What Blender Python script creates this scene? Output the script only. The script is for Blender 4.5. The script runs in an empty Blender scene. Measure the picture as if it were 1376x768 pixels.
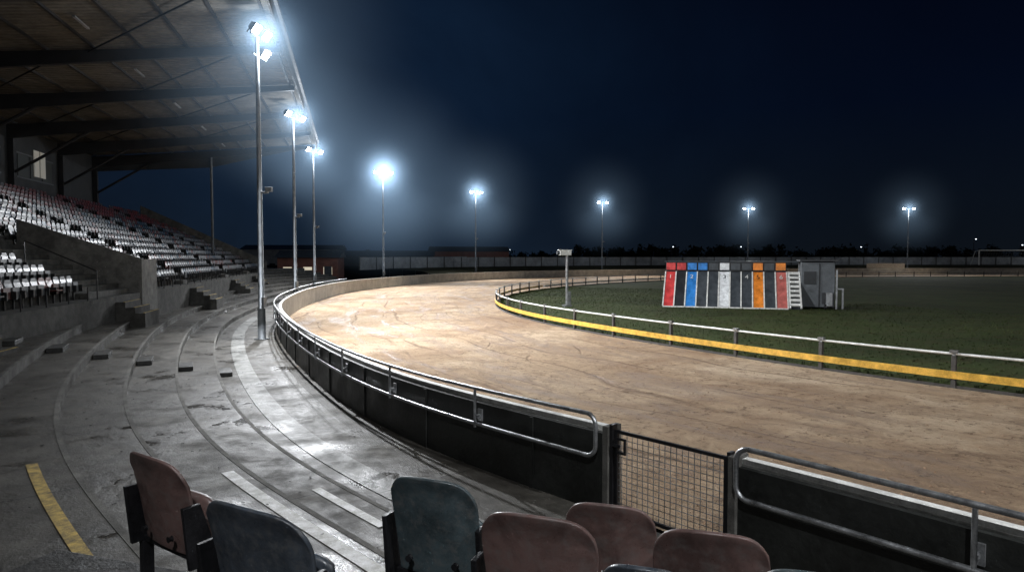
import bpy, bmesh, math, random
from mathutils import Vector, Matrix
random.seed(7)
S=bpy.context.scene
S.view_settings.view_transform='Standard'; S.view_settings.look='None'; S.view_settings.exposure=0
COL=S.collection

# ---------------------------------------------------------------- materials
def newmat(name):
    m=bpy.data.materials.new(name); m.use_nodes=True
    nt=m.node_tree; b=nt.nodes['Principled BSDF']
    return m,nt,b
def N(nt,t,**kw):
    n=nt.nodes.new(t)
    for k,v in kw.items(): setattr(n,k,v)
    return n
def L(nt,a,b): nt.links.new(a,b)
def ramp(nt,fac,stops):
    r=nt.nodes.new('ShaderNodeValToRGB')
    e=r.color_ramp.elements
    while len(e)<len(stops): e.new(0.5)
    for i,(p,c) in enumerate(stops):
        e[i].position=p
        e[i].color=(c,c,c,1) if isinstance(c,(int,float)) else (*c,1)
    L(nt,fac,r.inputs[0]); return r.outputs[0]
def mixc(nt,f,a,b,bt='MIX'):
    n=nt.nodes.new('ShaderNodeMix'); n.data_type='RGBA'; n.blend_type=bt
    for s,v in ((0,f),(6,a),(7,b)):
        if hasattr(v,'links'): L(nt,v,n.inputs[s])
        elif isinstance(v,(int,float)) : n.inputs[s].default_value=v if s==0 else (v,v,v,1)
        else: n.inputs[s].default_value=(*v,1)
    return n.outputs[2]
def coord(nt,uv=False,scale=None):
    t=nt.nodes.new('ShaderNodeTexCoord' if uv else 'ShaderNodeNewGeometry')
    o=t.outputs['UV'] if uv else t.outputs['Position']
    if scale:
        m=nt.nodes.new('ShaderNodeMapping'); m.inputs['Scale'].default_value=scale
        L(nt,o,m.inputs[0]); o=m.outputs[0]
    return o
def noise(nt,co,scale,detail=6,rough=0.6,dist=0):
    n=N(nt,'ShaderNodeTexNoise'); n.inputs['Scale'].default_value=scale; n.inputs['Detail'].default_value=detail
    n.inputs['Roughness'].default_value=rough; n.inputs['Distortion'].default_value=dist
    L(nt,co,n.inputs['Vector']); return n.outputs['Fac']
def bump(nt,b,h,strength,dist):
    n=nt.nodes.new('ShaderNodeBump'); n.inputs['Strength'].default_value=strength; n.inputs['Distance'].default_value=dist
    L(nt,h,n.inputs['Height']); L(nt,n.outputs[0],b.inputs['Normal'])
def math_(nt,op,a,b=None,clamp=False):
    n=nt.nodes.new('ShaderNodeMath'); n.operation=op; n.use_clamp=clamp
    for i,v in enumerate((a,b)):
        if v is None: continue
        if hasattr(v,'links'): L(nt,v,n.inputs[i])
        else: n.inputs[i].default_value=v
    return n.outputs[0]

def simple(name,c,rough=0.6,metal=0.0,var=0.35,sc=3.0,bmp=0.15):
    m,nt,b=newmat(name); co=coord(nt)
    n1=noise(nt,co,sc,8,0.65); n2=noise(nt,co,sc*9,4)
    f=math_(nt,'ADD',math_(nt,'MULTIPLY',n1,0.7),math_(nt,'MULTIPLY',n2,0.3))
    lo=tuple(x*(1-var) for x in c); hi=tuple(min(1,x*(1+var)) for x in c)
    L(nt,ramp(nt,f,[(0.38,lo),(0.62,hi)]),b.inputs['Base Color'])
    L(nt,ramp(nt,n1,[(0.3,max(0.05,rough-0.15)),(0.7,min(1,rough+0.15))]),b.inputs['Roughness'])
    b.inputs['Metallic'].default_value=metal
    bump(nt,b,n2,bmp,0.02)
    return m

def concrete(name,lo,hi,wet=True,joint=True,joint_w=3.2):
    m,nt,b=newmat(name); co=coord(nt)
    big=noise(nt,co,0.55,8,0.7,0.6); med=noise(nt,co,2.6,8,0.7); fine=noise(nt,co,45,4,0.7)
    c=ramp(nt,big,[(0.3,lo),(0.52,tuple((a+b_)/2 for a,b_ in zip(lo,hi))),(0.7,hi)])
    c=mixc(nt,ramp(nt,med,[(0.4,0.0),(0.62,0.65)]),c,tuple(x*0.4 for x in lo))
    c=mixc(nt,0.55,c,ramp(nt,fine,[(0.3,0.45),(0.7,1.0)]),'MULTIPLY')
    v=N(nt,'ShaderNodeTexVoronoi'); v.inputs['Scale'].default_value=5.5; L(nt,co,v.inputs['Vector'])
    sp=ramp(nt,v.outputs['Distance'],[(0.05,1.0),(0.10,0.0)])
    spm=math_(nt,'MULTIPLY',sp,ramp(nt,noise(nt,co,0.9),[(0.52,0.0),(0.62,0.7)]))
    c=mixc(nt,spm,c,tuple(min(1,x*1.9) for x in hi))
    if joint:
        uv=coord(nt,True)
        sep=nt.nodes.new('ShaderNodeSeparateXYZ'); L(nt,uv,sep.inputs[0])
        fr=math_(nt,'FRACT',math_(nt,'DIVIDE',sep.outputs[0],joint_w))
        j=math_(nt,'LESS_THAN',fr,0.008)
        c=mixc(nt,math_(nt,'MULTIPLY',j,0.85),c,(0.01,0.01,0.01))
    if wet:
        w=noise(nt,co,0.75,8,0.66,0.3)
        wf=math_(nt,'ADD',math_(nt,'MULTIPLY',w,0.8),math_(nt,'MULTIPLY',med,0.2))
        r=ramp(nt,wf,[(0.38,0.22),(0.44,0.42),(0.52,0.58),(0.62,0.80)])
        L(nt,r,b.inputs['Roughness'])
        c=mixc(nt,ramp(nt,wf,[(0.40,0.5),(0.52,0.0)]),c,tuple(x*0.5 for x in lo))
        b.inputs['Specular IOR Level'].default_value=0.27
        bstr=ramp(nt,wf,[(0.40,0.4),(0.5,1.0)])
        h=math_(nt,'MULTIPLY',math_(nt,'ADD',fine,math_(nt,'MULTIPLY',med,2.0)),bstr)
        bump(nt,b,h,0.5,0.012)
    else:
        b.inputs['Roughness'].default_value=0.85; b.inputs['Specular IOR Level'].default_value=0.25
        bump(nt,b,math_(nt,'ADD',fine,math_(nt,'MULTIPLY',med,2.0)),0.5,0.012)
    L(nt,c,b.inputs['Base Color'])
    return m

M={}
M['conc']=concrete('terrace_concrete',(0.052,0.047,0.040),(0.150,0.141,0.122))
M['conc_lt']=concrete('pale_concrete',(0.20,0.20,0.19),(0.40,0.40,0.38),wet=True)
M['conc_dry']=concrete('wall_concrete',(0.075,0.072,0.066),(0.17,0.165,0.15),wet=False,joint=False)
M['nosing']=concrete('nosing_concrete',(0.12,0.117,0.108),(0.25,0.242,0.22),wet=False,joint=False)
M['vwall']=concrete('pale_wall_concrete',(0.18,0.175,0.16),(0.34,0.33,0.30),wet=False,joint=False)
M['wall_in']=simple('painted_wall_inner',(0.45,0.45,0.42),0.6,0,0.3,1.2)
M['wall_out']=simple('dark_board',(0.010,0.011,0.010),0.5,0,0.6,1.5,0.3)
M['galv']=simple('galvanised_steel',(0.34,0.35,0.36),0.38,0.8,0.35,6)
M['pole']=simple('lamp_pole_steel',(0.24,0.26,0.28),0.5,0.5,0.25,4)
M['blackm']=simple('black_metal',(0.014,0.014,0.016),0.42,0.3,0.4,6)
M['white']=simple('white_paint',(0.66,0.66,0.63),0.5,0,0.3,5)
M['yellow']=simple('yellow_board_paint',(0.66,0.38,0.06),0.5,0,0.35,4)
M['yline']=simple('worn_yellow_paint',(0.36,0.25,0.06),0.7,0,0.8,9)
M['wline']=simple('worn_white_paint',(0.82,0.82,0.76),0.9,0,0.4,7)
M['darkpost']=simple('weathered_dark_post',(0.06,0.055,0.05),0.7,0,0.4,8)
M['beam']=simple('roof_beam_steel',(0.018,0.018,0.02),0.6,0.0,0.3,2)
M['brick']=simple('dark_cladding',(0.03,0.033,0.036),0.7,0,0.3,1)
M['grey']=simple('grey_panel',(0.26,0.27,0.28),0.6,0,0.35,0.8)
M['booth']=simple('booth_panel',(0.10,0.11,0.12),0.6,0,0.3,2.5)
M['redbrick']=simple('red_brown_wall',(0.18,0.075,0.055),0.8,0,0.3,2)
for k,c in dict(c_red=(0.55,0.05,0.05),c_blue=(0.03,0.2,0.55),c_white=(0.7,0.72,0.73),c_black=(0.02,0.022,0.025),c_orange=(0.75,0.23,0.03),c_pink=(0.48,0.13,0.11),c_grey=(0.05,0.058,0.066)).items():
    M[k]=simple('trap_paint_'+k,c,0.45,0,0.35,3)

def roofmat():
    m,nt,b=newmat('corrugated_roof_sheet')
    uv=coord(nt,True); sep=nt.nodes.new('ShaderNodeSeparateXYZ'); L(nt,uv,sep.inputs[0])
    wv=math_(nt,'SINE',math_(nt,'MULTIPLY',sep.outputs[0],6.283/0.32))
    co=coord(nt); n1=noise(nt,co,0.5,8,0.7); n2=noise(nt,co,4,6)
    c=ramp(nt,n1,[(0.3,(0.075,0.069,0.06)),(0.7,(0.175,0.163,0.145))])
    c=mixc(nt,0.4,c,ramp(nt,n2,[(0.3,0.4),(0.7,1.0)]),'MULTIPLY')
    L(nt,c,b.inputs['Base Color']); b.inputs['Roughness'].default_value=0.8
    b.inputs['Specular IOR Level'].default_value=0.15
    bump(nt,b,wv,0.8,0.03); return m
M['roof']=roofmat()

def sandmat():
    m,nt,b=newmat('track_sand')
    co=coord(nt); uvs=coord(nt,True,(0.20,0.75,1)); uvf=coord(nt,True,(1.0,3.2,1))
    st=noise(nt,uvs,1.0,9,0.70,1.2); sf=noise(nt,uvf,1.0,7,0.78,0.8)
    big=noise(nt,co,0.17,7,0.68,0.9); med=noise(nt,co,0.9,9,0.78,0.6); fine=noise(nt,co,5.0,8,0.80,0.4); grain=noise(nt,co,60,4)
    c=ramp(nt,big,[(0.36,(0.38,0.245,0.145)),(0.5,(0.54,0.385,0.245)),(0.62,(0.70,0.54,0.375))])
    c=mixc(nt,ramp(nt,st,[(0.38,0.7),(0.53,0.0)]),c,(0.27,0.16,0.088))
    c=mixc(nt,ramp(nt,med,[(0.50,0.0),(0.62,0.5)]),c,(0.25,0.155,0.092))
    sep=nt.nodes.new('ShaderNodeSeparateXYZ'); L(nt,coord(nt,True),sep.inputs[0])
    def grooves(seedscale,amp,period,width,mscale,lo_,hi_):
        wob=noise(nt,coord(nt,True,(0.05*seedscale,0.10,1)),1.0,3,0.5)
        vv=math_(nt,'ADD',sep.outputs[1],math_(nt,'MULTIPLY',wob,amp))
        tri=math_(nt,'PINGPONG',vv,period)
        gr=ramp(nt,tri,[(0.0,1.0),(width,0.0)])
        mk=ramp(nt,noise(nt,coord(nt,True,(0.06*mscale,0.8,1)),1.0,5,0.65),[(lo_,0.0),(hi_,1.0)])
        return math_(nt,'MULTIPLY',gr,mk)
    g1=grooves(1.0,9.0,1.3,0.13,1.0,0.42,0.52); g2_=grooves(0.6,14.0,0.75,0.06,1.7,0.48,0.56)
    gm=math_(nt,'MAXIMUM',g1,g2_)
    gm=math_(nt,'MULTIPLY',gm,ramp(nt,fine,[(0.34,0.35),(0.50,1.0)]))
    c=mixc(nt,math_(nt,'MULTIPLY',gm,0.8),c,(0.17,0.10,0.058))
    c=mixc(nt,ramp(nt,sf,[(0.54,0.0),(0.64,0.3)]),c,(0.22,0.14,0.085))
    clod=ramp(nt,fine,[(0.53,0.0),(0.60,0.9)])
    clodm=math_(nt,'MULTIPLY',clod,ramp(nt,med,[(0.42,0.1),(0.54,1.0)]))
    c=mixc(nt,clodm,c,(0.14,0.085,0.048))
    c=mixc(nt,0.5,c,ramp(nt,grain,[(0.3,0.6),(0.7,1.0)]),'MULTIPLY')
    L(nt,c,b.inputs['Base Color'])
    L(nt,ramp(nt,st,[(0.38,0.5),(0.53,0.95)]),b.inputs['Roughness']); b.inputs['Specular IOR Level'].default_value=0.3
    h=math_(nt,'ADD',math_(nt,'ADD',math_(nt,'MULTIPLY',fine,2.0),math_(nt,'MULTIPLY',med,3.0)),math_(nt,'SUBTRACT',math_(nt,'MULTIPLY',sf,1.2),gm))
    bump(nt,b,h,1.0,0.09); return m
M['sand']=sandmat()
M['clod']=simple('damp_sand_clods',(0.30,0.19,0.115),0.9,0,0.5,8)
def grassmat(name,a,b_,c_):
    m,nt,b=newmat(name); co=coord(nt)
    big=noise(nt,co,0.16,8,0.72,0.8); med=noise(nt,co,1.1,8,0.75,0.4); fine=noise(nt,co,22,5,0.8)
    c=ramp(nt,big,[(0.36,a),(0.5,b_),(0.62,c_)])
    c=mixc(nt,ramp(nt,med,[(0.46,0.0),(0.62,0.65)]),c,tuple((0.085,0.07,0.032)[i]*b_[1]/0.10 for i in range(3)))
    c=mixc(nt,0.75,c,ramp(nt,fine,[(0.3,0.3),(0.7,1.0)]),'MULTIPLY')
    L(nt,c,b.inputs['Base Color']); b.inputs['Roughness'].default_value=0.9
    b.inputs['Specular IOR Level'].default_value=0.1
    bump(nt,b,math_(nt,'ADD',fine,med),0.9,0.05); return m
M['grass']=grassmat('infield_grass',(0.032,0.048,0.015),(0.052,0.074,0.023),(0.073,0.095,0.031))
M['ground']=grassmat('rough_ground',(0.02,0.022,0.012),(0.03,0.032,0.018),(0.04,0.036,0.02))

def emis(name,c,s):
    m,nt,b=newmat(name); b.inputs['Base Color'].default_value=(*c,1)
    b.inputs['Emission Color'].default_value=(*c,1); b.inputs['Emission Strength'].default_value=s
    try: m.cycles.emission_sampling='NONE'
    except Exception: pass
    return m
M['lens']=emis('floodlight_lens',(0.82,0.92,1.0),60)
M['win']=emis('lit_window',(0.8,0.78,0.7),0.08)
M['winw']=emis('warm_lit_window',(0.9,0.8,0.6),0.6)
M['win_dim']=emis('dim_window',(0.04,0.045,0.04),0.005)
M['dot']=emis('distant_lamp_lens',(0.8,0.9,1.0),4)

def seatmat():
    m,nt,b=newmat('seat_plastic'); a=N(nt,'ShaderNodeAttribute'); a.attribute_name='Col'
    n=noise(nt,coord(nt),6,6)
    L(nt,mixc(nt,0.6,a.outputs['Color'],ramp(nt,n,[(0.3,0.45),(0.7,1.0)]),'MULTIPLY'),b.inputs['Base Color'])
    b.inputs['Roughness'].default_value=0.35; return m
M['seats']=seatmat()

# ---------------------------------------------------------------- mesh helpers
def mkobj(name,verts,faces,mat,parent=None,uvs=None,smooth=False,cols=None):
    me=bpy.data.meshes.new(name); me.from_pydata([tuple(v) for v in verts],[],faces); me.update()
    mats=mat if isinstance(mat,list) else [mat]
    for q in mats: me.materials.append(q)
    if uvs:
        ul=me.uv_layers.new(name='UVMap')
        for lp in me.loops: ul.data[lp.index].uv=uvs[lp.vertex_index]
    if cols:
        ca=me.color_attributes.new('Col','FLOAT_COLOR','POINT')
        for i,c in enumerate(cols): ca.data[i].color=(*c,1)
    if smooth:
        for p in me.polygons: p.use_smooth=True
    o=bpy.data.objects.new(name,me); COL.objects.link(o)
    if parent: o.parent=parent
    return o
def empty(name,loc=(0,0,0),rz=0):
    o=bpy.data.objects.new(name,None); COL.objects.link(o); o.location=loc; o.rotation_euler=(0,0,rz); o.empty_display_size=0.3
    return o
class MB:
    def __init__(s): s.v=[]; s.f=[]; s.c=[]
    def box(s,x0,x1,y0,y1,z0,z1,T=None,col=None):
        P=[Vector((x,y,z)) for z in (z0,z1) for y in (y0,y1) for x in (x0,x1)]
        s.hexa(P,T,col)
    def hexa(s,P,T=None,col=None):
        if T: P=[T@p if isinstance(T,Matrix) else T(p) for p in P]
        n=len(s.v); s.v+=P
        s.f+=[tuple(n+i for i in q) for q in ((0,2,3,1),(4,5,7,6),(0,1,5,4),(2,6,7,3),(0,4,6,2),(1,3,7,5))]
        if col: s.c+=[col]*8
    def tube(s,pts,r,k=8,r2=None):
        pts=[Vector(p) for p in pts]; n=len(pts); base=len(s.v)
        up=Vector((0,0,1)); prev=None
        for i,p in enumerate(pts):
            t=(pts[min(i+1,n-1)]-pts[max(i-1,0)]).normalized()
            if prev is None:
                a=t.cross(up if abs(t.z)<0.9 else Vector((1,0,0))).normalized()
            else:
                a=(prev-t*prev.dot(t)).normalized()
            prev=a; b=t.cross(a); rr=r if r2 is None else r+(r2-r)*i/(n-1)
            for j in range(k):
                q=2*math.pi*j/k; s.v.append(p+a*math.cos(q)*rr+b*math.sin(q)*rr)
        for i in range(n-1):
            for j in range(k):
                s.f.append((base+i*k+j,base+i*k+(j+1)%k,base+(i+1)*k+(j+1)%k,base+(i+1)*k+j))
        s.f.append(tuple(base+j for j in range(k))); s.f.append(tuple(base+(n-1)*k+j for j in reversed(range(k))))
    def obj(s,name,mat,parent=None,smooth=False,bevel=0):
        o=mkobj(name,s.v,s.f,mat,parent,None,smooth,s.c if s.c else None)
        if bevel:
            m=o.modifiers.new('bevel','BEVEL'); m.width=bevel; m.segments=2; m.limit_method='ANGLE'
        return o

# ---------------------------------------------------------------- curves
def curve(ctrl,step=0.2,smooth=200):
    P=[Vector(p) for p in ctrl]; P=[2*P[0]-P[1]]+P+[2*P[-1]-P[-2]]
    d=[]
    for i in range(1,len(P)-2):
        n=max(4,int((P[i+1]-P[i]).length/0.04))
        for k in range(n):
            t=k/n; a,b,c,e=P[i-1],P[i],P[i+1],P[i+2]
            d.append(0.5*((2*b)+(c-a)*t+(2*a-5*b+4*c-e)*t*t+(3*b-a-3*c+e)*t**3))
    d.append(P[-2])
    out=[d[0]]; acc=0
    for i in range(1,len(d)):
        acc+=(d[i]-d[i-1]).length
        if acc>=step: out.append(d[i]); acc=0
    for _ in range(smooth):
        out=[out[0]]+[(out[i-1]+out[i]*2+out[i+1])/4 for i in range(1,len(out)-1)]+[out[-1]]
    nr=[]
    for i in range(len(out)):
        t=(out[min(i+1,len(out)-1)]-out[max(i-1,0)]).normalized(); nr.append(Vector((-t.y,t.x)))
    s=[0]
    for i in range(1,len(out)): s.append(s[-1]+(out[i]-out[i-1]).length)
    return out,nr,s
W,WN,WS=curve([(16,-9.5),(12.3,-5),(9,-0.9),(6.3,2.3),(4.2,4.8),(2.43,7.15),(1.2,8.4),(0.1,9.4),(-0.8,10.3),(-2.3,12.3),(-3.9,15),(-6.3,19.8),(-8.6,25),(-10.5,30),(-12.1,36),(-13.9,46),(-14.7,59),(-13.0,71),(-9.6,83),(-4,93),(3,101.5),(14,110.5),(29,118),(48,123),(76,126),(110,127),(170,127)])
I_,IN,IS=curve([(40,-8),(28,1),(20,7.2),(14.8,11.9),(10.9,16.0),(8.9,18.7),(7.3,21.1),(5.8,23.6),(4.4,26.0),(3.1,28.6),(1.2,32.8),(-0.3,38),(-1.1,44),(-0.8,52),(1.2,61),(6,72),(13.5,83),(24,93),(38,101),(55,106),(76,109),(110,110.5),(170,110.5)],0.4,60)
def near(P,x,y):
    q=Vector((x,y)); return min(range(len(P)),key=lambda i:(P[i]-q).length)
def off(P,Nn,i,o,z): 
    p=P[i]+Nn[i]*o; return Vector((p.x,p.y,z))
def sweep(name,P,Nn,Ss,i0,i1,prof,mat,parent=None,closed=True,smooth=False,stepi=1):
    v=[];f=[];uv=[];k=len(prof); idx=list(range(i0,i1+1,stepi))
    if idx[-1]!=i1: idx.append(i1)
    cum=[0]
    for a,b in zip(prof,prof[1:]): cum.append(cum[-1]+math.hypot(a[0]-b[0],a[1]-b[1]))
    for i in idx:
        for j,(o,z) in enumerate(prof):
            v.append(off(P,Nn,i,o,z)); uv.append((Ss[i],cum[j]))
    n=len(idx)
    for a in range(n-1):
        for j in range(k if closed else k-1):
            j2=(j+1)%k
            f.append((a*k+j,(a+1)*k+j,(a+1)*k+j2,a*k+j2))
    if closed:
        f.append(tuple(range(k))); f.append(tuple((n-1)*k+j for j in reversed(range(k))))
    return mkobj(name,v,f,mat,parent,uv,smooth)

# ---------------------------------------------------------------- ground, track, infield
mkobj('ground',[(-600,-300,-0.06),(700,-300,-0.06),(700,900,-0.06),(-600,900,-0.06)],[(0,1,2,3)],M['ground'])
def resamp(P,n):
    s=[0]
    for i in range(1,len(P)): s.append(s[-1]+(P[i]-P[i-1]).length)
    out=[];j=0
    for k in range(n):
        t=s[-1]*k/(n-1)
        while j<len(s)-2 and s[j+1]<t: j+=1
        out.append(P[j].lerp(P[j+1],(t-s[j])/(s[j+1]-s[j])))
    return out
keys=[((16,-9.5),(40,-8)),((2.4,7.2),(14.8,11.9)),((-3.9,15),(5.8,23.6)),((-10.5,30),(-0.3,38)),((-14.7,59),(-0.8,52)),((-4,93),(13.5,83)),((29,118),(38,101)),((76,126),(76,109)),((170,127),(170,110.5))]
rows=[]
for (a,b),(c,d) in zip(keys,keys[1:]):
    ia,ic=near(W,*a),near(W,*c); ja,jc=near(I_,*b),near(I_,*d)
    n=max(10,int(max((ic-ia)//2,jc-ja)))
    A=resamp(W[ia:ic+1],n); B=resamp(I_[ja:jc+1],n)
    rows+=list(zip(A,B))[:-1]
rows.append((W[-1],I_[-1]))
v=[];uv=[];f=[];K=10;sl=0
for r,(a,b) in enumerate(rows):
    if r: sl+=((a+b)/2-(rows[r-1][0]+rows[r-1][1])/2).length
    for k in range(K+1):
        p=a.lerp(b,k/K)
        v.append((p.x,p.y,0.0)); uv.append((sl,(b-a).length*k/K))
for r in range(len(rows)-1):
    for k in range(K): q=r*(K+1)+k; f.append((q,q+1,q+K+2,q+K+1))
mkobj('sand_race_track',v,f,M['sand'],None,uv)
mb=MB(); rs=random.Random(5)
nearrows=[r for r in rows if 2<((r[0]+r[1])/2).y<40]
for _ in range(9000):
    a,b=rs.choice(nearrows); p=a.lerp(b,rs.uniform(.02,.98)); p=Vector((p.x+rs.gauss(0,.25),p.y+rs.gauss(0,.25),0))
    s=0.006+0.022*rs.random()**3; n=len(mb.v); a0=rs.random()*6.28
    for k in range(4):
        q=a0+k*1.57+rs.uniform(-.4,.4); rr=s*rs.uniform(.7,1.5); mb.v.append(p+Vector((math.cos(q)*rr,math.sin(q)*rr,-0.002)))
    mb.v.append(p+Vector((rs.uniform(-.3,.3)*s,rs.uniform(-.3,.3)*s,s*rs.uniform(.5,1.0))))
    mb.f+=[(n,n+1,n+4),(n+1,n+2,n+4),(n+2,n+3,n+4),(n+3,n,n+4)]
mb.obj('sand_clods',M['clod'])
v=[(p.x,p.y,0.0) for p in I_]+[(300,110.5,0.0),(300,-8,0.0)]
f=[tuple(range(len(v)))]
o=mkobj('infield_grass_ground',v,f,M['grass'])
bm=bmesh.new(); bm.from_mesh(o.data); bmesh.ops.triangulate(bm,faces=bm.faces[:]); bm.normal_update()
for q in bm.faces:
    if q.normal.z<0: q.normal_flip()
bm.to_mesh(o.data); bm.free()
mb=MB()
for _ in range(32000):
    i=random.randrange(near(I_,20,7),near(I_,6,72)); o_=-(random.random()**1.7)*26-0.05
    if I_[i].y>45: o_*=0.5
    p=off(I_,IN,i,o_,0); h=random.uniform(0.03,0.08)*(1.9 if o_>-0.6 else 1); a=random.random()*6.28; w=random.uniform(0.012,0.03)
    dx,dy=math.cos(a)*w,math.sin(a)*w; lx,ly=random.uniform(-.04,.04),random.uniform(-.04,.04)
    n=len(mb.v); mb.v+=[p+Vector((-dx,-dy,0)),p+Vector((dx,dy,0)),p+Vector((lx,ly,h))]; mb.f.append((n,n+1,n+2))
mb.obj('grass_tufts',M['grass'])

# ---------------------------------------------------------------- perimeter wall
gA=near(W,1.22,8.40); gB=near(W,2.50,7.08)
endW=len(W)-1
wall=empty('track_perimeter_wall')
for nm,a,b in (('far',gA,endW),('near',0,gB)):
    bb=min(b,near(W,-14.7,62)) if nm=='far' else b
    sweep('concrete_face_'+nm,W,WN,WS,a,b,[(-0.09,-0.05),(-0.09,1.02),(0.0,1.02),(0.0,-0.05)],M['wall_in'],wall)
    sweep('dark_boards_'+nm,W,WN,WS,a,bb,[(0.003,-0.05),(0.003,1.0),(0.08,1.0),(0.08,-0.05)],M['wall_out'],wall)
    sweep('coping_'+nm,W,WN,WS,a,b,[(-0.11,1.023),(-0.11,1.075),(-0.002,1.075),(-0.002,1.023)],M['white'],wall)
mb=MB()
for i in list(range(gA+6,near(W,-14.7,62),12))+list(range(2,gB-4,12)):
    p=off(W,WN,i,0.095,0); t=WN[i]; R=Matrix.Translation(p)@Matrix.Rotation(math.atan2(t.y,t.x),4,'Z')
    mb.box(-0.012,0.012,-0.035,0.035,0,0.99,R)
mb.obj('board_battens',M['wall_out'],wall)
def railloop(name,i_start,i_end,round_start):
    e=empty(name); mb=MB(); O=0.20; zt,zl=1.25,0.72
    top=[off(W,WN,i,O,zt) for i in range(i_start,i_end+1)]
    low=[off(W,WN,i,O,zl) for i in range(i_start,i_end+1)]
    def cap(pt,pl,outd):
        r=0.14; arr=[]
        for a in range(0,91,15):
            q=math.radians(a); arr.append(pt+outd*(r*math.sin(q))+Vector((0,0,-(r-r*math.cos(q)))))
        for a in range(0,91,15):
            q=math.radians(90-a); arr.append(pl+outd*(r*math.sin(q))+Vector((0,0,(r-r*math.cos(q)))))
        return arr
    if round_start:
        d=(top[0]-top[1]).normalized(); c=cap(top[0],low[0],d)
        path=low[::-1]+c[::-1][1:-1]+top
    else:
        d=(top[-1]-top[-2]).normalized(); c=cap(top[-1],low[-1],d)
        path=low+c[::-1][1:-1]+top[::-1]
    mb.tube(path,0.028,10)
    mb.obj('rail_tube',M['galv'],e,True)
    mb=MB()
    idx=range(i_start+10,i_end-1,12) if round_start else range(i_end-9,i_start,-12)
    for i in idx:
        t=WN[i]; R=Matrix.Translation(off(W,WN,i,0,0))@Matrix.Rotation(math.atan2(t.y,t.x),4,'Z')
        mb.tube([R@Vector((O,0,0.66)),R@Vector((O,0,1.22))],0.022,8)
        mb.box(0.11,O,-0.02,0.02,0.80,0.84,R); mb.box(0.086,0.112,-0.05,0.05,0.74,0.92,R)
    mb.obj('rail_posts',M['galv'],e)
railloop('perimeter_safety_rail',gA+1,near(W,-14.7,60),True)
railloop('perimeter_safety_rail',0,gB-1,False)
mb=MB()
for i in (gA,gB):
    t=WN[i]; R=Matrix.Translation(off(W,WN,i,0,0))@Matrix.Rotation(math.atan2(t.y,t.x),4,'Z')
    sg=1 if i==gA else -1
    mb.box(-0.14,0.13,-0.03 if sg>0 else -0.06,0.06 if sg>0 else 0.03,-0.05,1.11,R)
mb.obj('end_piers',M['conc_dry'],wall,False,0.008)

# ---------------------------------------------------------------- mesh gate
pa=off(W,WN,gA,0.05,0); pb=off(W,WN,gB,0.05,0); dd=pb-pa; Lg=dd.length
gate=empty('mesh_gate',pa,math.atan2(dd.y,dd.x))
x0,x1=0.14,Lg-0.12
mb=MB()
for x in (x0,x1): mb.box(x-0.022,x+0.022,-0.022,0.022,0.06,1.08)
mb.box(x0+0.022,x1-0.022,-0.02,0.02,1.04,1.08); mb.box(x0+0.022,x1-0.022,-0.02,0.02,0.06,0.10)
mb.box(x0-0.08,x0-0.03,-0.05,0.05,0,1.14); mb.box(x1+0.03,x1+0.07,-0.05,0.05,0,1.14)
mb.obj('frame',M['blackm'],gate,False,0.004)
mb=MB(); n=int((x1-x0)/0.075)
for k in range(1,n): 
    x=x0+(x1-x0)*k/n; mb.tube([(x,0,0.1),(x,0,1.04)],0.005,5)
for k in range(1,13):
    z=0.1+0.94*k/13; mb.tube([(x0+.02,0.006,z),(x1-.02,0.006,z)],0.005,5)
mb.obj('wire_mesh',M['galv'],gate)
mb=MB(); mb.box(x0+0.03,x0+0.17,-0.055,-0.03,0.80,0.83);mb.box(x0+0.03,x0+0.17,-0.055,-0.03,0.97,1.0);mb.box(x0+0.14,x0+0.17,-0.055,-0.03,0.83,0.97);mb.box(x0+0.03,x0+0.05,-0.055,-0.03,0.83,0.97)
mb.box(x0-0.02,x0+0.1,-0.07,-0.056,0.88,0.92)
mb.obj('latch',M['blackm'],gate,False,0.004)

# ---------------------------------------------------------------- terracing
ter=empty('concrete_terracing'); tEnd=near(W,-13,71)
TW,RISE,O0=0.95,0.22,2.3
prof=[(0.085,0.0),(O0,0.0)]; 
for k in range(9):
    o=O0+TW*k; z=RISE*(k+1)
    prof+=[(o,z),(o+TW,z)]
prof[-1]=(O0+TW*9+10,RISE*9)
sweep('steps',W,WN,WS,0,tEnd,prof,M['conc'],ter,False)
sweep('pale_channel',W,WN,WS,near(W,1,8.4),near(W,-12.1,36),[(1.35,0.0),(1.35,0.012),(1.80,0.012),(1.80,0.0)],M['conc_lt'],ter,False)
for k in range(9):
    o=O0+TW*k; z=RISE*(k+1)
    sweep('nosing',W,WN,WS,0,tEnd,[(o-0.012,z-0.05),(o-0.012,z+0.006),(o+0.05,z+0.006),(o+0.05,z)],M['nosing'],ter,False)
def line(o,z,p,q,mat,w=0.085):
    a,b=sorted((near(W,*p),near(W,*q)))
    sweep('painted_line',W,WN,WS,a,b,[(o,z+0.010),(o+w,z+0.010)],mat,ter,False)
line(O0+TW+0.16,RISE*2,(-1.05,10.7),(1.7,7.9),M['wline'],0.15)
line(O0+0.26,RISE,(-0.7,10.2),(0.5,9.0),M['wline'],0.12)
line(O0+TW*3+0.30,RISE*4,(-1.2,10.9),(3.2,6.2),M['yline'],0.11)
mb=MB()
i0=near(W,-6.0,19.05)
t=WN[i0]; p0=W[i0]
for k in range(8):
    R=Matrix.Translation(Vector((p0.x,p0.y,0)))@Matrix.Rotation(math.atan2(t.y,t.x),4,'Z')
    o=O0+TW*k
    mb.box(o-0.36,o-0.013,-0.45,0.45,RISE*k,RISE*k+0.115,R)
mb.obj('aisle_step_blocks',M['conc_lt'],ter,False,0.01)
mb=MB()
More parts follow.
